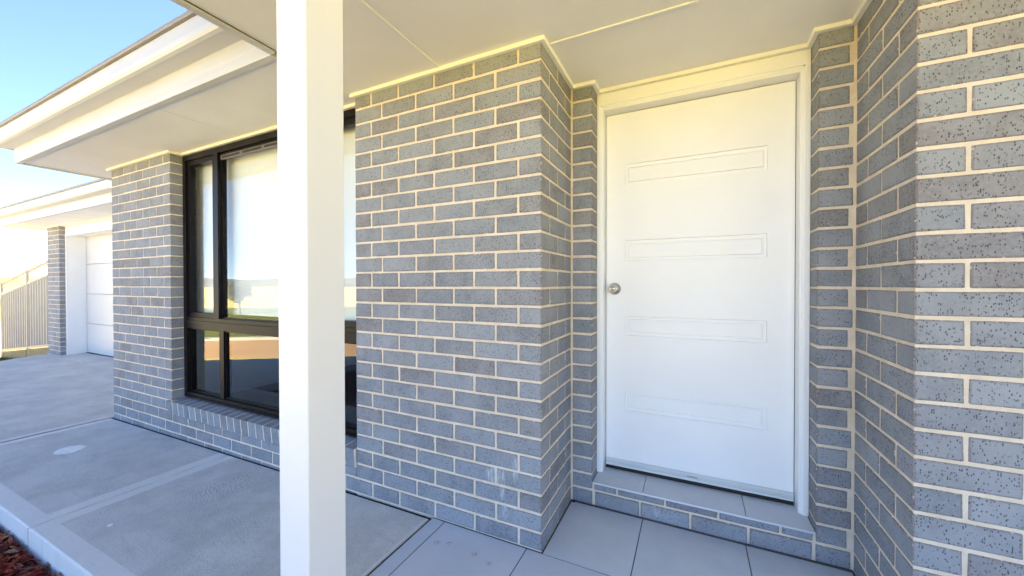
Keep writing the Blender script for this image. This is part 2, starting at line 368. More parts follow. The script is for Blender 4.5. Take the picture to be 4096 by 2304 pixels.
path = box('path', M['concs'], None, -4.98, -1.245, .70, 1.56, -.17, -.085); tag(path, kind='structure')
def slab(x0, x1, y0, y1, parent, mrg=(.085,.085,.085,.0), nx=6):
    """broomed slab with a smooth trowelled margin; margins: left, right, front, back"""
    b = MB(); c = .008
    xs = [x0, x0+c, x0+mrg[0]]+[x0+mrg[0]+(x1-mrg[1]-x0-mrg[0])*k/nx for k in range(1,nx)]+[x1-mrg[1], x1-c, x1]
    yl = [y0, y0+c, y0+mrg[2]]+([y1-mrg[3]] if mrg[3] else [])+[y1-c, y1]
    dz = lambda i,j: -.006 if (i in (0,len(xs)-1) or j in (0,len(yl)-1)) else 0
    for i,x in enumerate(xs):
        for j,y in enumerate(yl): b.v.append((x,y,top(x,y)+dz(i,j)))
    ny = len(yl)
    for i in range(len(xs)-1):
        for j in range(ny-1):
            inner = 2 <= i < len(xs)-3 and 2 <= j < (ny-3 if mrg[3] else ny-1)
            b.f.append((i*ny+j,(i+1)*ny+j,(i+1)*ny+j+1,i*ny+j+1)); b.mi.append(1 if inner else 0)
    n0 = len(b.v)
    ring = [(x,yl[0]) for x in xs]+[(xs[-1],y) for y in yl[1:]]+[(x,yl[-1]) for x in xs[::-1][1:]]+[(xs[0],y) for y in yl[::-1][1:-1]]
    for x,y in ring: b.v.append((x,y,top(x,y)-.006))
    for x,y in ring: b.v.append((x,y,top(x,y)-.28))
    k = len(ring)
    for i in range(k): b.f.append((n0+i,n0+(i+1)%k,n0+k+(i+1)%k,n0+k+i)); b.mi.append(0)
    return b.build('slab', [M['concs'], M['conc']], parent)
slab(-3.053, -1.238, .655, 1.576, path, (.085,.012,.085,0))
slab(-5.000, -3.065, .655, 1.576, path)
drive = sheet('driveway', -12.9, -5.010, -6.2, 2.96, 16, 24, 0, M['conc'], .28, to_street=True); tag(drive, kind='structure')
b = MB()
for k in range(8):
    y0, y1 = 1.57-.115*k*1.0, 1.57-.115*(k+1)
    for xa, xb in ((-5.075,-5.0105),): b.add([(xa,y0,top(xa,y0)+.004),(xb,y0,top(xb,y0)+.004),(xb,y1,top(xb,y1)+.004),(xa,y1,top(xa,y1)+.004)], [(0,1,2,3)])
b.build('joint_margin', M['concs'], drive)
b = MB()
for k in range(12):
    xa, xb = -11.9+.42*k*.0, 0
b.box(-11.35,-11.30,-2,2.4,top(-11.3,2)-.02,top(-11.3,2)+.003); b.build('joint_strip', M['concs'], drive)

bed = sheet('garden_bed', -4.98, -1.30, -3.2, .652, 6, 8, -.135, M['garden'], .15); tag(bed, kind='structure')
front_lawn = sheet('front_lawn', -1.29, 16, -9, .12, 12, 12, -.09, M['dry'], .2); tag(front_lawn, kind='structure')  # unseen lawn, coloured pale and dry for warm bounce onto the porch
# bark chips
b = MB(); rc = random.Random(3)
def chip(x, y, z):
    L = rc.choice((.018,.03,.045,.06,.075))*rc.uniform(.7,1.25); W = rc.uniform(.004,.011); T = rc.uniform(.002,.005)
    a = rc.gauss(.35,.75); pit = rc.gauss(0,.28); rl = rc.uniform(-.9,.9); bend = rc.uniform(-.18,.18)*L
    d = Vector((math.cos(a)*math.cos(pit), math.sin(a)*math.cos(pit), math.sin(pit))); s = Vector((-math.sin(a), math.cos(a), 0)); u = d.cross(s)*-1
    s, u = s*math.cos(rl)+u*math.sin(rl), u*math.cos(rl)-s*math.sin(rl); p = Vector((x,y,z)); vs = []
    for t, w_ in ((-.5,rc.uniform(.2,.8)),(0,1),(.5,rc.uniform(.15,.7))):
        c = p+d*L*t+u*(bend*(1-4*t*t))
        vs += [c+s*W*w_+u*T*.3, c+u*T*w_, c-s*W*w_-u*T*.4]
    b.add(vs, [(0,1,4,3),(1,2,5,4),(2,0,3,5),(3,4,7,6),(4,5,8,7),(5,3,6,8),(0,2,1),(6,7,8)])
def bedz(x, y): return top(x,y)-.118+.012*math.sin(7*x)*math.sin(9*y+1)
for k in range(9500):
    x, y = rc.uniform(-4.3,-1.9), rc.uniform(.02,.636); chip(x, y, bedz(x,y)+rc.uniform(-.018,.020)+(.008 if y > .5 else 0))
for k in range(4500):
    x, y = rc.uniform(-4.95,-1.35), rc.uniform(-2.6,.05); chip(x, y, bedz(x,y)+rc.uniform(-.012,.016))
tag(b.build('bark_mulch', M['chips']), 'dark red bark chip mulch in the bed along the concrete path', 'mulch', kind='stuff')
# dried splash and crumb on the path
def blot(name, cx, cy, rx, ry, seed, label, cat):
    r2 = random.Random(seed); b = MB(); n = 36; z = top(cx,cy)+.0035
    vs = [(cx,cy,z)]+[(cx+rx*(1+r2.uniform(-.12,.06))*math.cos(2*math.pi*i/n), cy+ry*(1+r2.uniform(-.12,.06))*math.sin(2*math.pi*i/n), z) for i in range(n)]
    vs += [(x,y,zz-.006) for x,y,zz in vs[1:]]
    b.add(vs, [(0,1+i,1+(i+1)%n) for i in range(n)]+[(1+i,1+n+i,1+n+(i+1)%n,1+(i+1)%n) for i in range(n)])
    o = b.build(name, M['paint'], origin=(cx,cy,z)); return tag(o, label, cat)
blot('drain_cap', -4.283, 1.125, .085, .080, 2, 'round off-white drain cap set flush in the concrete path', 'drain cap')
blot('plaster_crumb', -2.70, .843, .013, .010, 5, 'small white plaster crumb lying on the near path slab', 'crumb')

# ------------------------------------------------------------------ house
house = empty('house', (0,1.59,0)); HO = Vector((0,1.59,0))
def hp(o): o.parent = house; o.matrix_parent_inverse = Matrix.Translation(-HO); return o
tag(house, 'single-storey grey brick house with white front door, wide eaves and garage', 'house')
def J(k): return .0826+.086*k
Yw, Xp, Yd, Xr, Yn = 1.59, -.614, 2.053, .618, 1.58
ZC = 2.322
R3 = .0024
def core(boxes, label=None):
    b = MB()
    for a in boxes: b.box(*a)
    o = hp(b.build('wall', M['mortar']));
    if label: o['label'] = label
    return o
w_front = core([(-4.975,-3.895,Yw+R3,1.70,-.3,2.36),(-3.895,-1.771,Yw+R3,1.70,-.3,.150),(-1.771,Xp-R3,Yw+R3,1.70,-.3,2.36)])
w_side = core([(-.72,Xp-R3,1.7005,Yd+.1,-.3,2.36),(Xp-R3,-.498,Yd+R3,2.30,-.1,2.36)])
w_right = core([(.494,Xr+R3,Yd+R3,2.30,-.1,2.36),(Xr+R3,.72,1.692,Yd+.2,-.3,2.36),(Xr+R3,2.3,Yn+R3,1.692,-.3,2.36)])
w_step = core([(-.498,.494,Yd+.004,2.16,-.1,.1255)])
w_garage = core([(-11.087,-10.503,2.653,2.9,-.4,2.36)])

bricks = []    # (x0,x1,y0,y1,z0,z1,wall)
def br(wl, x0, x1, y0, y1, k, z0=None, z1=None):
    z0 = J(k)+.0053 if z0 is None else z0; z1 = J(k)+.0807 if z1 is None else z1
    bricks.append((x0,x1,y0,y1,z0,z1,wl))
for k in range(-2, 26):
    odd = k % 2
    # left pier
    if odd: xsl = [(-4.002,-3.892),(-4.242,-4.012),(-4.482,-4.252),(-4.722,-4.492),(-4.978,-4.732)]
    else: xsl = [(-4.122,-3.892),(-4.362,-4.132),(-4.602,-4.372),(-4.842,-4.612),(-4.978,-4.852)]
    zz = {}
    if k <= 0:   # course runs on under the window
        x = -4.002 if odd else -4.122; xsl = [q for q in xsl if q[1] < -3.9]
        zz = dict(z1=.143) if k == 0 else {}
        lim = -1.774-(.10 if odd else 0)
        while x < lim-.02:
            x1 = min(x+.23, lim); 
            if lim-x1 < .06: x1 = lim
            br(w_front, x, x1, Yw, 1.70, k, **(zz if x > -3.95 else {})); x = x1+.010
    for a, c in xsl: br(w_front, a, c, Yw, 1.70, k)
    if k >= -1:
        if odd: xsr = [(-.724,Xp,1.82),(-.964,-.734,1.70),(-1.204,-.974,1.70),(-1.444,-1.214,1.70),(-1.644,-1.454,1.70),(-1.774,-1.654,1.70)]
        else: xsr = [(-.844,Xp,1.70),(-1.084,-.854,1.70),(-1.324,-1.094,1.70),(-1.564,-1.334,1.70),(-1.774,-1.574,1.70)]
        for a, c, y1 in xsr:
            if k <= 0 and odd and a < -1.76: a = -1.864
            br(w_front, a, c, Yw, y1, k)
        for a, c in ([(1.83,2.045)] if odd else [(1.71,1.94),(1.95,2.045)]): br(w_side, Xp-.11, Xp, a, c, k)
        br(w_side, -.606, -.495, Yd, 2.163, k)
        br(w_right, .491, .611 if odd else .597, Yd, 2.163, k)
        if odd: br(w_right, Xr, .728, Yn, 1.81, k); br(w_right, Xr, Xr+.11, 1.82, 2.045, k); x = .738
        else: br(w_right, Xr, .848, Yn, 1.69, k); br(w_right, Xr, Xr+.11, 1.70, 1.93, k); br(w_right, Xr, Xr+.11, 1.94, 2.045, k); x = .858
        while x < 2.2: br(w_right, x, min(x+.23,2.3), Yn, 1.69, k); x += .24
    # garage pier
    if odd: gg = [(-10.61,-10.50,2.73),(-10.85,-10.62,2.76),(-11.09,-10.86,2.76)]
    else: gg = [(-10.73,-10.50,2.73),(-10.97,-10.74,2.76),(-11.09,-10.98,2.76)]
    for a, c, y1 in gg: br(w_garage, a, c, 2.65, y1, k)
# step riser: one full course and a split one under the tile
for a, c in ((-.479,-.249),(-.239,-.010),(0,.235),(.245,.477)): br(w_step, a, c, Yd-.002, 2.14, -1)
for a, c in ((-.482,-.366),(-.356,-.128),(-.118,.112),(.122,.359),(.369,.480)): br(w_step, a, c, Yd-.002, 2.14, 0, J(0)+.006, .1245)
# rank by apparent size
def appar(q):
    x0,x1,y0,y1,z0,z1,_ = q; c = Vector(((x0+x1)/2,y0,(z0+z1)/2)); d = c-CAM; D = d.dot(Fw)
    if D < .2: return 0
    u = d.dot(Rt)/D*FPX; v = d.dot(Up)/D*FPX
    if abs(u) > 2130 or abs(v) > 1230: return 0
    side = x1 if c.x < 0 else x0
    A = (x1-x0)*(z1-z0)*abs(y0)/d.length+(y1-y0)*(z1-z0)*abs(side)/d.length*(.5)
    if q[6] is w_side and x1 < -.6 : A = (y1-y0)*(z1-z0)*.35
    if q[6] is w_right and x0 < .63 and y0 > 1.6: A = (y1-y0)*(z1-z0)*.3
    # behind the post
    if 1104-2048-10 < u < 1380-2048-10 and y0 < 2 and x0 < -1: A *= .1
    return A/(D*D)
bricks.sort(key=appar, reverse=True)
INS = .0075
def brick_geo(x0, x1, y0, y1, z0, z1):
    """chamfered brick; its showing faces carry an inner ring, so the rim is known to the material"""
    b = MB(); b.cbox(x0,x1,y0,y1,z0,z1,c=.0030,jit=.0009); e = [1.0]*len(b.v); fs = []
    for f in b.f:
        if len(f) == 4:
            P = [Vector(b.v[i]) for i in f]; c = sum(P, Vector())/4; nrm = (P[1]-P[0]).cross(P[2]-P[0]); a = [abs(q) for q in nrm]; k = a.index(max(a))
            big = max((p-c).length for p in P) > .02 and a[k] > .9*nrm.length and min((P[1]-P[0]).length,(P[2]-P[1]).length) > .02
            if big and ((k == 1 and c.y < (y0+y1)/2) or k == 0):
                n0 = len(b.v)
                for p in P:
                    q = p.copy()
                    for ax in range(3):
                        if ax != k: q[ax] += INS if p[ax] < c[ax] else -INS
                    b.v.append(tuple(q)); e.append(0.0)
                fs += [(f[i],f[(i+1)%4],n0+(i+1)%4,n0+i) for i in range(4)]+[(n0,n0+1,n0+2,n0+3)]; continue
        fs.append(f)
    b.f = fs; b.mi = [0]*len(fs); b.e = e; return b
def put_edge(me, e): me.attributes.new('edge','FLOAT','POINT').data.foreach_set('value', e)
bcache = {}
def brick_data(dx, dy, dz, var):
    key = (round(dx,3),round(dy,3),round(dz,3),var)
    if key not in bcache:
        b = brick_geo(-dx/2,dx/2,-dy/2,dy/2,-dz/2,dz/2); o = b.build('brick', M['brick']); put_edge(o.data, b.e); bcache[key] = o.data; bpy.data.objects.remove(o)
    return bcache[key]
rest = MB(); rest_e = []; NB = 300
for i, (x0,x1,y0,y1,z0,z1,wl) in enumerate(bricks):
    j = lambda s: rnd.uniform(-s,s)
    c = Vector(((x0+x1)/2+j(.0006),(y0+y1)/2+j(.0006),(z0+z1)/2+j(.0008)))
    if i < NB:
        o = bpy.data.objects.new('brick', brick_data(x1-x0,y1-y0,z1-z0,rnd.randrange(4))); col.objects.link(o)
        o.location = c; o.rotation_euler = (j(.003),j(.004),j(.0015)); o.parent = wl; o.matrix_parent_inverse = Matrix.Identity(4)
    else:
        g_ = brick_geo(x0+j(.0008),x1+j(.0008),y0+j(.001),y1,z0+j(.0008),z1+j(.0008)); rest.add(g_.v, g_.f); rest_e += g_.e
rest_o = rest.build('brickwork', M['brick']); put_edge(rest_o.data, rest_e)
tag(hp(rest_o), 'the remaining smaller and farther grey bricks of the house', kind='stuff')
# vertical mortar bead at the inner corners
b = MB(); b.box(Xp-.001,-.6055,Yd+.0015,Yd+.05,-.0,2.33); hp(b.build('corner_joint', M['mortar']))

# ---- soffit, ceiling, beads
b = MB()
for a in ((-5.475,-1.80,1.162,1.70),(-5.475,-4.95,1.70,2.20),(-1.80,-1.778,1.162,1.70),(-1.778,2.3,.19,1.70),(-.73,.73,1.70,2.35),(-11.69,-4.98,2.225,2.80)): b.box(a[0],a[1],a[2],a[3],ZC,ZC+.03)
b.box(-11.08,-.73,2.80,10,ZC,ZC+.03); b.box(-4.95,-.73,1.70,2.80,ZC+.035,ZC+.06); b.box(.73,6,1.70,10,ZC,ZC+.03); b.box(-.73,.73,2.35,10,ZC,ZC+.03)
soffit = hp(b.build('soffit', M['soffit']))
def sweep(pts, off, z0, z1, chamf=0):
    b = MB(); n = len(pts); nr = []
    for i in range(n-1):
        d = Vector((pts[i+1][0]-pts[i][0], pts[i+1][1]-pts[i][1])).normalized(); nr.append((d.y,-d.x))
    for i in range(n):
        if i == 0: q = nr[0]
        elif i == n-1: q = nr[-1]
        else:
            q = (nr[i-1][0]+nr[i][0], nr[i-1][1]+nr[i][1])
        x, y = pts[i]
        b.v += [(x,y,z0),(x+q[0]*(off-.002),y+q[1]*(off-.002),z0),(x+q[0]*off,y+q[1]*off,z0+.002),(x+q[0]*off,y+q[1]*off,z1),(x,y,z1)]
    for i in range(n-1):
        for k in range(5): b.f.append((i*5+k,i*5+(k+1)%5,(i+1)*5+(k+1)%5,(i+1)*5+k)); b.mi.append(0)
    b.f += [(0,1,2,3,4),tuple((n-1)*5+k for k in (4,3,2,1,0))]; b.mi += [0,0]
    return b
sweep([(-5.03,Yw),(-3.892,Yw),(-3.892,1.675),(-1.774,1.675),(-1.774,Yw),(Xp,Yw),(Xp,Yd),(-.495,Yd),(-.495,2.165),(.491,2.165),(.491,Yd),(Xr,Yd),(Xr,Yn),(2.3,Yn)], .0205, 2.302, ZC-.0005).build('ceiling_bead', M['bead'], soffit)
sweep([(-11.16,2.65),(-10.50,2.65),(-10.50,2.72),(-5.0,2.72)], .02, 2.302, ZC-.0005).build('ceiling_bead', M['bead'], soffit)
for nm, a in (('batten',(-1.173,-1.157,.2,1.569)),('batten',(.004,.020,.2,1.637)),('batten',(-.593,.02,1.637,1.653)),('joint_line',(-3.024,-3.021,1.167,1.654)),('joint_line',(-1.812,-1.809,1.17,1.654)),('joint_line',(-10.9,-10.897,2.23,2.63)),('joint_line',(-8.0,-7.997,2.23,2.70))):
    box(nm, M['bead' if nm == 'batten' else 'trim'], soffit, *a, ZC-(.005 if nm == 'batten' else .0012), ZC+.001, c=.0015 if nm == 'batten' else 0)

# ---- fascia and gutter, swept round the eaves
def eave(stations, Yf_prof):
    b = MB(); n = len(Yf_prof)
    for st in stations:
        for o, z in Yf_prof: b.v.append((st[0]+st[2]*o, st[1]+st[3]*o, z))
    for i in range(len(stations)-1):
        for k in range(n): b.f.append((i*n+k,i*n+(k+1)%n,(i+1)*n+(k+1)%n,(i+1)*n+k)); b.mi.append(0)
    b.f += [tuple(range(n)), tuple((len(stations)-1)*n+k for k in range(n-1,-1,-1))]; b.mi += [0,0]
    return b
FAS = [(-.020,2.352),(-.036,2.3135),(-.034,2.3110),(0,2.3110),(.002,2.3140),(.002,2.345),(.0,2.348),(0,2.372),(.0025,2.375),(.0025,2.398),(0,2.401),(0,2.54),(-.02,2.54)]
GUT = [(.003,2.448),(.004,2.443),(.085,2.443),(.101,2.449),(.110,2.462),(.114,2.480),(.114,2.550),(.106,2.550),(.106,2.482),(.098,2.462),(.086,2.451)]
LIP = [(.104,2.5515),(.130,2.5515),(.133,2.556),(.133,2.572),(.128,2.577),(.104,2.577)]
def eaves(stations):
    hp(eave(stations, LIP).build('gutter_lip', M['lip'])); hp(eave(stations, FAS).build('fascia', M['metal'])); hp(eave(stations, GUT).build('gutter', M['metal'], smooth=False))  # lip colour is darker than the gutter to paint in its shaded underside
YF = 1.129
# stations: x, y and the outward direction of the profile
eaves([(-1.814,YF,0,-1),(-5.492,YF,-1,-1),(-5.492,2.04,-1,0)])
eaves([(-5.10,2.202,0,-1),(-11.71,2.202,-1,-1),(-11.71,7.0,-1,0)])
eaves([(-1.812,1.128,-1,0),(-1.812,.16,-1,-1),(2.3,.16,0,-1)])
box('soffit_trim', M['trim'], soffit, -1.8085, -1.780, .19, 1.127, 2.3158, 2.332)
box('shadow_gap', M['dark'], soffit, -1.7795, -1.7735, .19, 1.127, 2.3205, 2.330)  # dark strip coloured to stand in for the shade inside the gap
b = MB()   # hipped roofs over everything
def hip(x0, x1, y0, y1, zb, pitch):
    d = min(x1-x0, y1-y0)/2; h = d*math.tan(pitch)
    if x1-x0 > y1-y0: r = [(x0+d,(y0+y1)/2,zb+h),(x1-d,(y0+y1)/2,zb+h)]; f = [(0,1,5,4),(1,2,5),(2,3,4,5),(3,0,4)]
    else: r = [((x0+x1)/2,y0+d,zb+h),((x0+x1)/2,y1-d,zb+h)]; f = [(0,1,4),(1,2,5,4),(2,3,5),(3,0,4,5)]
    b.add([(x0,y0,zb),(x1,y0,zb),(x1,y1,zb),(x0,y1,zb)]+r, f+[(3,2,1,0)])
PT = math.radians(22)
hip(-5.55, 6.4, 1.07, 10.5, 2.545, PT); hip(-11.77,-5.0,2.14,10.2,2.546,PT); hip(-1.87,2.36,.10,4.4,2.547,PT)
hp(b.build('roof', M['roof']))
b = MB(); b.box(-11.09,6,9.9,10,-.3,ZC); b.box(5.9,6,1.70,9.9,-.3,ZC); b.box(-11.087,-11.0,2.9,9.9,-.4,ZC); b.box(2.3,6,1.59,1.69,-.3,ZC); b.box(-4.975,-4.87,1.7,3.0,-.3,ZC)
hp(b.build('outer_wall', M['mortar']))

# ---- post
box_post = MB(); c = .902; box_post.cbox(-c-.1185,-c,.6505,.6505+.1195,0.0005,ZC-.001,c=.003); hp(box_post.build('porch_post', M['post']))

# ---- front door
DY = 2.25
pan = [(1.912,1.791),(1.472,1.353),(1.034,.921),(.601,.483)]; px0, px1 = -.350, .338
dx0, dx1, dz0, dz1 = -.4590, .4505, .150, 2.2055
b = MB(); b.box(dx0,dx1,DY+.010,DY+.04,dz0,dz1)
cuts = [dz1]
for t_, q in pan: cuts += [t_, q]
cuts.append(dz0)
for i in range(0, len(cuts), 2): b.add([(dx0,DY,cuts[i+1]),(dx1,DY,cuts[i+1]),(dx1,DY,cuts[i]),(dx0,DY,cuts[i])], [(0,1,2,3)])
for t_, q in pan:
    for xa, xb in ((dx0,px0),(px1,dx1)): b.add([(xa,DY,q),(xb,DY,q),(xb,DY,t_),(xa,DY,t_)], [(0,1,2,3)])
for xa, xb, za, zb in ((dx0,dx0,dz0,dz1),(dx1,dx1,dz0,dz1)): b.add([(xa,DY,za),(xa,DY+.01,za),(xa,DY+.01,zb),(xa,DY,zb)], [(0,1,2,3)])
b.add([(dx0,DY,dz1),(dx1,DY,dz1),(dx1,DY+.01,dz1),(dx0,DY+.01,dz1)], [(0,1,2,3)])
door = hp(b.build('front_door', M['door']))
for t_, q in pan:
    b = MB(); rings = [(0,0),(.0030,.0085),(.0165,.0095),(.0185,.0015),(.0235,.0015),(.0245,.0075)]
    for ins, dep in rings: b.v += [(px0+ins,DY+dep,q+ins),(px1-ins,DY+dep,q+ins),(px1-ins,DY+dep,t_-ins),(px0+ins,DY+dep,t_-ins)]
    for r in range(len(rings)-1):
        for k in range(4): b.f.append((r*4+k,r*4+(k+1)%4,(r+1)*4+(k+1)%4,(r+1)*4+k)); b.mi.append(0)
    e = (len(rings)-1)*4; b.f.append((e,e+1,e+2,e+3)); b.mi.append(0)
    b.build('door_panel', M['door'], door)
kx, kz = -.410, 1.192
lathe_y([(.0345,.000),(.0345,-.003),(.0325,-.007),(.026,-.013),(.018,-.017),(.0145,-.019)],kx,DY-.0005,kz).build('knob_rose', M['nickel'], door, smooth=True)
lathe_y([(.0135,-.016),(.0125,-.030),(.017,-.036),(.0235,-.043),(.0262,-.052),(.0258,-.058),(.0225,-.0625),(.0165,-.064),(.0155,-.0625),(.0150,-.061)],kx,DY,kz).build('knob', M['nickel'], door, smooth=True)
lathe_y([(.0148,-.060),(.0130,-.0615),(.0085,-.0600)],kx,DY,kz,24).build('knob_collar', M['nickel'], door, smooth=True)
lathe_y([(.0078,-.058),(.0078,-.0628),(.0070,-.0634)],kx,DY,kz,20).build('key_plug', M['brass'], door, smooth=True)
b = MB(); b.box(kx-.0011,kx+.0011,DY-.0639,DY-.0632,kz-.0055,kz+.002); b.build('keyhole', M['dark'], door)
b = MB(); b.prism_x([(DY-.0005,.1965),(DY-.010,.1955),(DY-.012,.1925),(DY-.0125,.1885),(DY-.0085,.1865),(DY-.0085,.1690),(DY-.0135,.1665),(DY-.0145,.1600),(DY-.013,.1575),(DY-.0005,.1575)], dx0+.001, dx1-.001)
seal = b.build('weather_seal', M['seal'], door)
box('rubber_strip', M['rubber'], door, dx0+.002, dx1-.002, DY-.008, DY+.02, .1362, .1573)
fc = bpy.data.curves.new('lettering', 'FONT'); fc.body = 'cowdroy'; fc.size = .0145; fc.align_x = 'CENTER'; fc.align_y = 'CENTER'; fc.extrude = .0002
fo = bpy.data.objects.new('lettering_curve', fc); col.objects.link(fo); bpy.context.view_layer.update()
tm = bpy.data.meshes.new_from_object(fo.evaluated_get(bpy.context.evaluated_depsgraph_get())); bpy.data.objects.remove(fo)
tm.materials.clear(); tm.materials.append(M['ink']); to = bpy.data.objects.new('lettering', tm); col.objects.link(to)
to.location = (.003, DY-.0089, .1785); to.rotation_euler = (math.pi/2,0,0); to.parent = door
# ---- door frame
b = MB(); FY = 2.165; zt0 = 2.257; zi = 2.2165
b.box(-.4945,-.4735,FY,2.30,.1362,zt0); b.box(-.4735,-.4655,FY+.006,2.30,.1362,zi+.012); b.box(-.4655,-.4620,FY+.010,DY+.005,.1362,zi+.004)
fr = hp(b.build('door_frame', M['frame']))
b = MB(); b.box(.4695,.4905,FY,2.30,.1362,zt0); b.box(.4615,.4695,FY+.006,2.30,.1362,zi+.012); b.box(.4535,.4615,FY+.010,DY+.005,.1362,zi+.004); b.build('jamb', M['frame'], fr)
b = MB(); b.box(-.4735,.4695,FY,2.30,2.2345,zt0); b.box(-.4655,.4615,FY+.006,2.30,zi+.006,2.2345); b.box(-.4620,.4535,FY+.010,DY+.03,2.2095,zi+.006); b.build('frame_head', M['frame'], fr)
box('head_board', M['frame'], fr, -.4945, .4905, FY+.0025, 2.30, zt0+.0008, 2.33)
box('door_stop', M['rubber'], fr, -.470, .465, DY+.042, 2.30, .13, 2.24)
# ---- step
step = hp(box('door_step', M['grout'], None, -.490, .486, 2.075, 2.34, .10, .1268))
for xa, xb in ((-.4905,-.2320),(-.2288,.2290),(.2322,.4865)): box('step_tile', M['tile'], step, xa, xb, 2.042, 2.335, .1264, .1355, c=.0008)
box('tile_edge', plain('pale_tile_edge',(.62,.62,.64),.4,.05), step, -.4905, .4865, 2.0395, 2.0417, .1266, .1357)
box('weep_plug', M['rubber'], step, -.604, -.588, 2.035, 2.05, .0002, .006)
box('silicone_joint', plain('brown_sealant',(.10,.07,.06),.8,.2,40), step, -.612, .616, 2.0455, 2.053, .0003, .0042)

# ---- window
win = hp(box('window', M['alu'], None, -3.8915, -1.7745, 1.740, 1.756, .262, .285))
WX0, WX1, WZ0, WZ1 = -3.8905, -1.7755, .272, 2.3015
f0, f1 = 1.675, 1.745
b = MB(); b.box(WX0,WX0+.046,f0,f1,WZ0,WZ1); b.box(WX1-.046,WX1,f0,f1,WZ0,WZ1); b.box(WX0+.046,WX1-.046,f0,f1,WZ1-.046,WZ1); b.box(WX0+.046,WX1-.046,f0,f1,WZ0,WZ0+.046)
b.box(WX0+.046,WX1-.046,f0-.012,f0+.03,WZ0+.006,WZ0+.020); b.build('frame', M['alu'], win)
b = MB(); b.box(WX0+.046,WX1-.046,f0+.003,f1,.856,.948); b.box(WX0+.046,WX1-.046,f0-.006,f0+.01,.905,.918); b.build('transom', M['alu'], win)
m1, m2 = (-3.430,-3.370), (-2.294,-2.234)
for a, c in (m1, m2):
    b = MB(); b.box(a,c,f0+.001,f1,.948,WZ1-.046); b.build('mullion', M['alu'], win)
    b = MB(); b.box(a+.045,c+.045 if a < -3 else c,f0+.012,f1,WZ0+.046,.856) if a < -3 else b.box(a-.02,c-.02,f0+.012,f1,WZ0+.046,.856); b.build('mullion', M['alu'], win)
GY = 1.708
def sash(x0, x1, z0, z1, wd, y0=1.690):
    b = MB(); b.box(x0,x0+wd,y0,1.735,z0,z1); b.box(x1-wd,x1,y0,1.735,z0,z1); b.box(x0+wd,x1-wd,y0,1.735,z1-wd,z1); b.box(x0+wd,x1-wd,y0,1.735,z0,z0+wd)
    b.build('sash', M['alu'], win); box('pane', M['glass'], win, x0+wd-.006, x1-wd+.006, GY, GY+.005, z0+wd-.006, z1-wd+.006)
sash(WX0+.046, m1[0], .948, WZ1-.046, .040); sash(m1[1], m2[0], .948, WZ1-.046, .012, 1.70); sash(m2[1], WX1-.046, .948, WZ1-.046, .040)
sash(WX0+.046, m1[0]+.045, WZ0+.046, .856, .012, 1.70); sash(m1[1]+.045, m2[0]-.02, WZ0+.046, .856, .012, 1.70); sash(m2[1]-.02, WX1-.046, WZ0+.046, .856, .012, 1.70)
vt = box('vent', M['alug'], win, m1[1]+.01, m2[0]-.01, 1.694, 1.7075, 2.205, 2.238)
for k in range(4): b = MB(); x = m1[1]+.03+.27*k; b.box(x,x+.235,1.6925,1.6938,2.213,2.230); b.build('vent_slot', M['dark'], win)
# rowlock sill, sloping to the front
sill = hp(box('window_sill', M['mortar'], None, -3.90, -1.776, 1.62, 1.735, .16, .247))
nb = 25; pw = (3.952-1.776)/nb
sm = None
for i in range(nb):
    x0 = -3.952+pw*i; x1 = x0+pw-.0125
    prof = [(1.5785,.2535),(1.742,.2715),(1.752,.165),(1.588,.1445)]
    b = MB(); b.prism_x(prof, -(x1-x0)/2, (x1-x0)/2)
    if sm is None: o = b.build('sill_brick', M['brick'], sill); sm = o.data
    else: o = bpy.data.objects.new('sill_brick', sm); col.objects.link(o); o.parent = sill
    o.location = ((x0+x1)/2, rnd.uniform(-.0005,.0005), rnd.uniform(-.0004,.0004))
b = MB(); b.prism_x([(1.5798,.2525),(1.742,.2703),(1.750,.165),(1.5890,.1455)], -3.946, -1.776); b.build('sill_mortar', M['mortar'], sill)
# room behind the window
b = MB(); b.box(-4.70,-4.66,1.80,4.6,0,ZC+.03); b.box(-4.70,-.75,4.6,4.64,0,ZC+.03); b.box(-.79,-.75,1.80,4.6,0,ZC+.03); b.box(-4.70,-3.955,1.76,1.80,0,ZC+.03); b.box(-1.71,-.75,1.76,1.80,0,ZC+.03); b.box(-3.955,-1.71,1.765,1.80,0,.262); b.box(-3.955,-1.71,1.83,1.84,2.27,ZC+.03)
hp(b.build('room_wall', M['plaster'])); hp(box('room_floor', M['carpet'], None, -4.9, -.75, 1.70, 4.7, -.06, -.002))
bl = empty('roller_blind', (-2.80,1.79,2.22)); BO = Vector((-2.80,1.79,2.22))
def bp(o): o.parent = bl; o.matrix_parent_inverse = Matrix.Translation(-BO); return o
tag(bl, 'white roller blind drawn down behind the big dark-framed window', 'blind')
bp(box('fabric', M['blind'], None, -3.935, -1.73, 1.789, 1.7905, 1.0, 2.24)); bp(box('bottom_rail', M['frame'], None, -3.935, -1.73, 1.782, 1.797, .975, 1.0, c=.003))
b = MB(); b.tube((-3.945,1.81,2.245),(-1.72,1.81,2.245),.022,14); bp(b.build('roller', M['frame']))
bp(box('bracket', M['frame'], None, -3.954, -3.946, 1.78, 1.85, 2.215, 2.29))

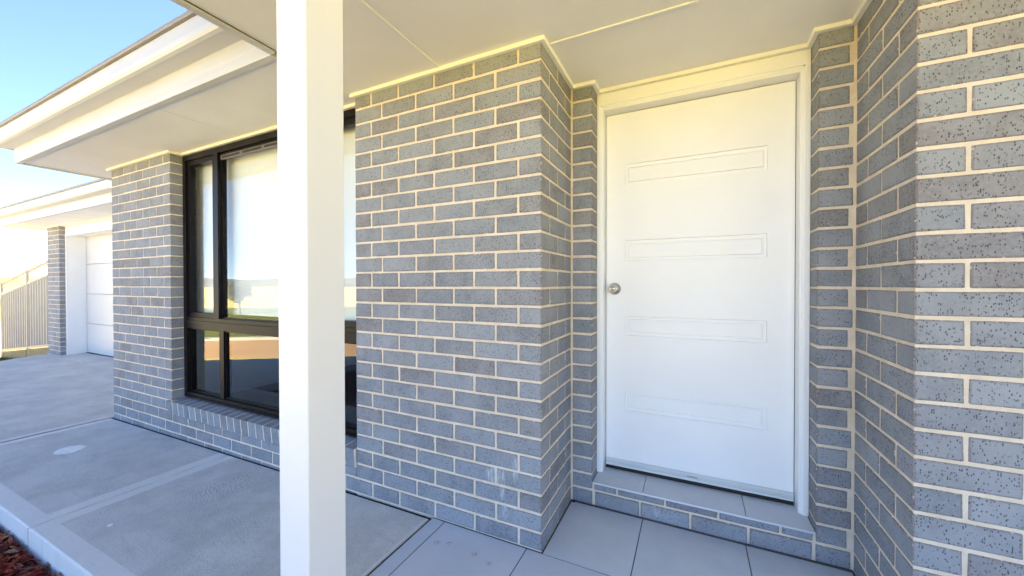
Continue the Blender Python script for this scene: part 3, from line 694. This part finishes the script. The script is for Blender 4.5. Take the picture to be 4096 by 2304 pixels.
# ---- garage door
gd = hp(box('garage_door', M['dark'], None, -10.58, -5.1, 3.012, 3.03, -.07, 2.145))
zs = [-.066,.487,1.050,1.612,2.14]
for i in range(4):
    b = MB(); b.cbox(-10.565,-5.1,2.975,3.011,zs[i]+.0025,zs[i+1]-.0025,c=.005); o = b.build('door_section', M['metal'], gd)
    for k in range(1,4):
        z = zs[i]+(zs[i+1]-zs[i])*k/4; 
        if i < 5: box('rib_line', M['metal'], gd, -10.563, -5.102, 2.9735, 2.976, z-.004, z+.004, c=.0008)
box('badge', M['ink'], gd, -10.535, -10.465, 2.9728, 2.976, -.02, .012, c=.001)
b = MB(); b.box(-10.498,-10.440,2.722,2.973,-.10,2.132); b.box(-10.60,-10.50,2.93,2.974,-.1,2.14)
gj = hp(b.build('garage_jamb', M['frame'])); box('header_board', M['frame'], gj, -10.498, -5.0, 2.724, 2.972, 2.1325, 2.33)
box('header_lip', M['frame'], gj, -10.52, -5.0, 2.712, 2.7238, 2.1285, 2.150)

# ------------------------------------------------------------------ fence at the side of the garage
fe = empty('fence', (-17.0,3.7,-.8)); FO = Vector((-17.0,3.7,-.8))
def fp(o): o.parent = fe; o.matrix_parent_inverse = Matrix.Translation(-FO); return o
tag(fe, 'beige ribbed steel fence with lattice top stepping down beside the garage', 'fence')
FYY = 3.70
ft = lambda x: 1.31+.1436*(x+19.3)
fb = lambda x: -.82+.109*(x+19.3)
posts = [-19.3,-17.0,-14.7,-12.4]
def rake(name, mat, x0, x1, y0, y1, zlo, zhi):
    b = MB(); b.add([(x0,y0,zlo(x0)),(x1,y0,zlo(x1)),(x1,y1,zlo(x1)),(x0,y1,zlo(x0)),(x0,y0,zhi(x0)),(x1,y0,zhi(x1)),(x1,y1,zhi(x1)),(x0,y1,zhi(x0))], [(0,3,2,1),(4,5,6,7),(0,1,5,4),(1,2,6,5),(2,3,7,6),(3,0,4,7)])
    return fp(b.build(name, mat))
for x in posts: fp(box('post', M['steel'], None, x-.04, x+.04, FYY-.035, FYY+.035, fb(x)-.45, ft(x)+.02, c=.004))
for a, c in zip(posts[:-1], posts[1:]):
    a += .04; c -= .04
    rake('rail', M['steel'], a, c, FYY-.03, FYY+.03, lambda x: ft(x)-.05, ft)
    rake('rail', M['steel'], a, c, FYY-.03, FYY+.03, lambda x: ft(x)-.42, lambda x: ft(x)-.36)
    rake('rail', M['steel'], a, c, FYY-.03, FYY+.03, lambda x: fb(x)-.02, lambda x: fb(x)+.05)
    rake('sleeper', M['timber'], a, c, FYY-.05, FYY+.02, lambda x: fb(x)-.40, lambda x: fb(x)-.025)
    b = MB(); n = 44; prof = []     # ribbed sheet, trapezoid ribs with thickness
    for i in range(n+1):
        x = a+(c-a)*i/n; ph = i % 4; prof.append((x, FYY-.024 if ph in (0,1) else FYY+.024))
    for x, y in prof: b.v += [(x,y,fb(x)+.05),(x,y,ft(x)-.42),(x,y+.004,ft(x)-.42),(x,y+.004,fb(x)+.05)]
    for i in range(n):
        for k in range(4): b.f.append((i*4+k,i*4+(k+1)%4,(i+1)*4+(k+1)%4,(i+1)*4+k)); b.mi.append(0)
    fp(b.build('ribbed_sheet', M['steelrib']))
    b = MB(); sp = .09; hgt = .31; x = a-hgt
    while x < c:
        for sgn in (1,-1):
            xa, xb = (x, x+hgt) if sgn > 0 else (x+hgt, x)
            za, zb = 0.0, hgt; xa2, xb2 = min(max(xa,a),c), min(max(xb,a),c)
            if abs(xa2-xb2) < .03: continue
            ta = (xa2-xa)/(xb-xa); tb = (xb2-xa)/(xb-xa); yy = FYY-.004 if sgn > 0 else FYY+.004
            z0_, z1_ = ft(xa2)-.36+hgt*ta, ft(xb2)-.36+hgt*tb
            b.add([(xa2,yy-.003,z0_-.014),(xb2,yy-.003,z1_-.014),(xb2,yy-.003,z1_+.014),(xa2,yy-.003,z0_+.014),(xa2,yy+.003,z0_-.014),(xb2,yy+.003,z1_-.014),(xb2,yy+.003,z1_+.014),(xa2,yy+.003,z0_+.014)], [(0,1,2,3),(7,6,5,4),(0,4,5,1),(2,6,7,3),(1,5,6,2),(3,7,4,0)])
        x += sp
    fp(b.build('lattice', M['lattice']))
# grass strip in front of the fence
b = MB(); rg = random.Random(9)
for k in range(5000):
    x, y = rg.uniform(-19.6,-12.4), rg.uniform(3.05,3.62); z = top(x,y)-.11; h = rg.uniform(.03,.12); a = rg.uniform(0,6.28); wd = .006
    b.add([(x-wd*math.cos(a),y-wd*math.sin(a),z),(x+wd*math.cos(a),y+wd*math.sin(a),z),(x+rg.uniform(-.03,.03),y+rg.uniform(-.03,.03),z+h)], [(0,1,2)])
tag(b.build('grass', M['lawn']), 'green grass along the foot of the beige fence', 'grass', kind='stuff')

# ------------------------------------------------------------------ across the street: young trees mirrored in the window
def tree(x, y, h, cr, seed, label):
    r = random.Random(seed); z0 = -.9; e = empty('tree', (x,y,z0)); tag(e, label, 'tree', 'trees across the street')
    b = MB(); b.tube((0,0,-.1),(.05,.03,h*.55),.09,9,.06)
    for k in range(7): a = r.uniform(0,6.28); b.tube((.05,.03,h*(.38+.03*k)),(cr*.7*math.cos(a),cr*.7*math.sin(a),h*(.6+.05*k)),.035,6,.01)
    b.build('trunk', M['bark'], e)
    b = MB()
    for k in range(2600):
        u = Vector((r.gauss(0,1),r.gauss(0,1),r.gauss(0,1))).normalized()*(r.random()**.45); p = Vector((u.x*cr,u.y*cr,h*.68+u.z*h*.34))
        if math.sin(p.x*4.1+seed)+math.sin(p.y*3.7)+math.sin(p.z*4.5) < -.7: continue
        s = r.uniform(.05,.10); q = Vector((r.gauss(0,1),r.gauss(0,1),r.gauss(0,1))).normalized(); t = q.orthogonal().normalized(); 
        b.add([p-q*s,p+t*s*.5,p+q*s,p-t*s*.5], [(0,1,2,3)])
    b.build('crown', M['leaf'], e)
tree(-29.5,-12.6,2.3,.85,1,'small bushy young tree mirrored in the wide upper pane')
tree(-17.9,-9.9,2.6,.6,2,'slender young tree across the street, mirrored near the post')
# overhead cables beyond the garage
for k, (z0, z1) in enumerate(((6.25,6.36),(4.85,4.95))):
    b = MB(); prev = None
    for i in range(21):
        y = -30+4*i; q = Vector((-30,y,z0+(z1-z0)*(y-5.7)/2.27*.35+.0016*(y-7)**2*0)); 
        if prev is not None: b.tube(prev, q, .014, 5)
        prev = q
    tag(b.build('overhead_cable', M['wire']), ('upper thin pale cable crossing the sky above the garage roof','lower thin pale cable just above the garage gutter')[k], 'cable')
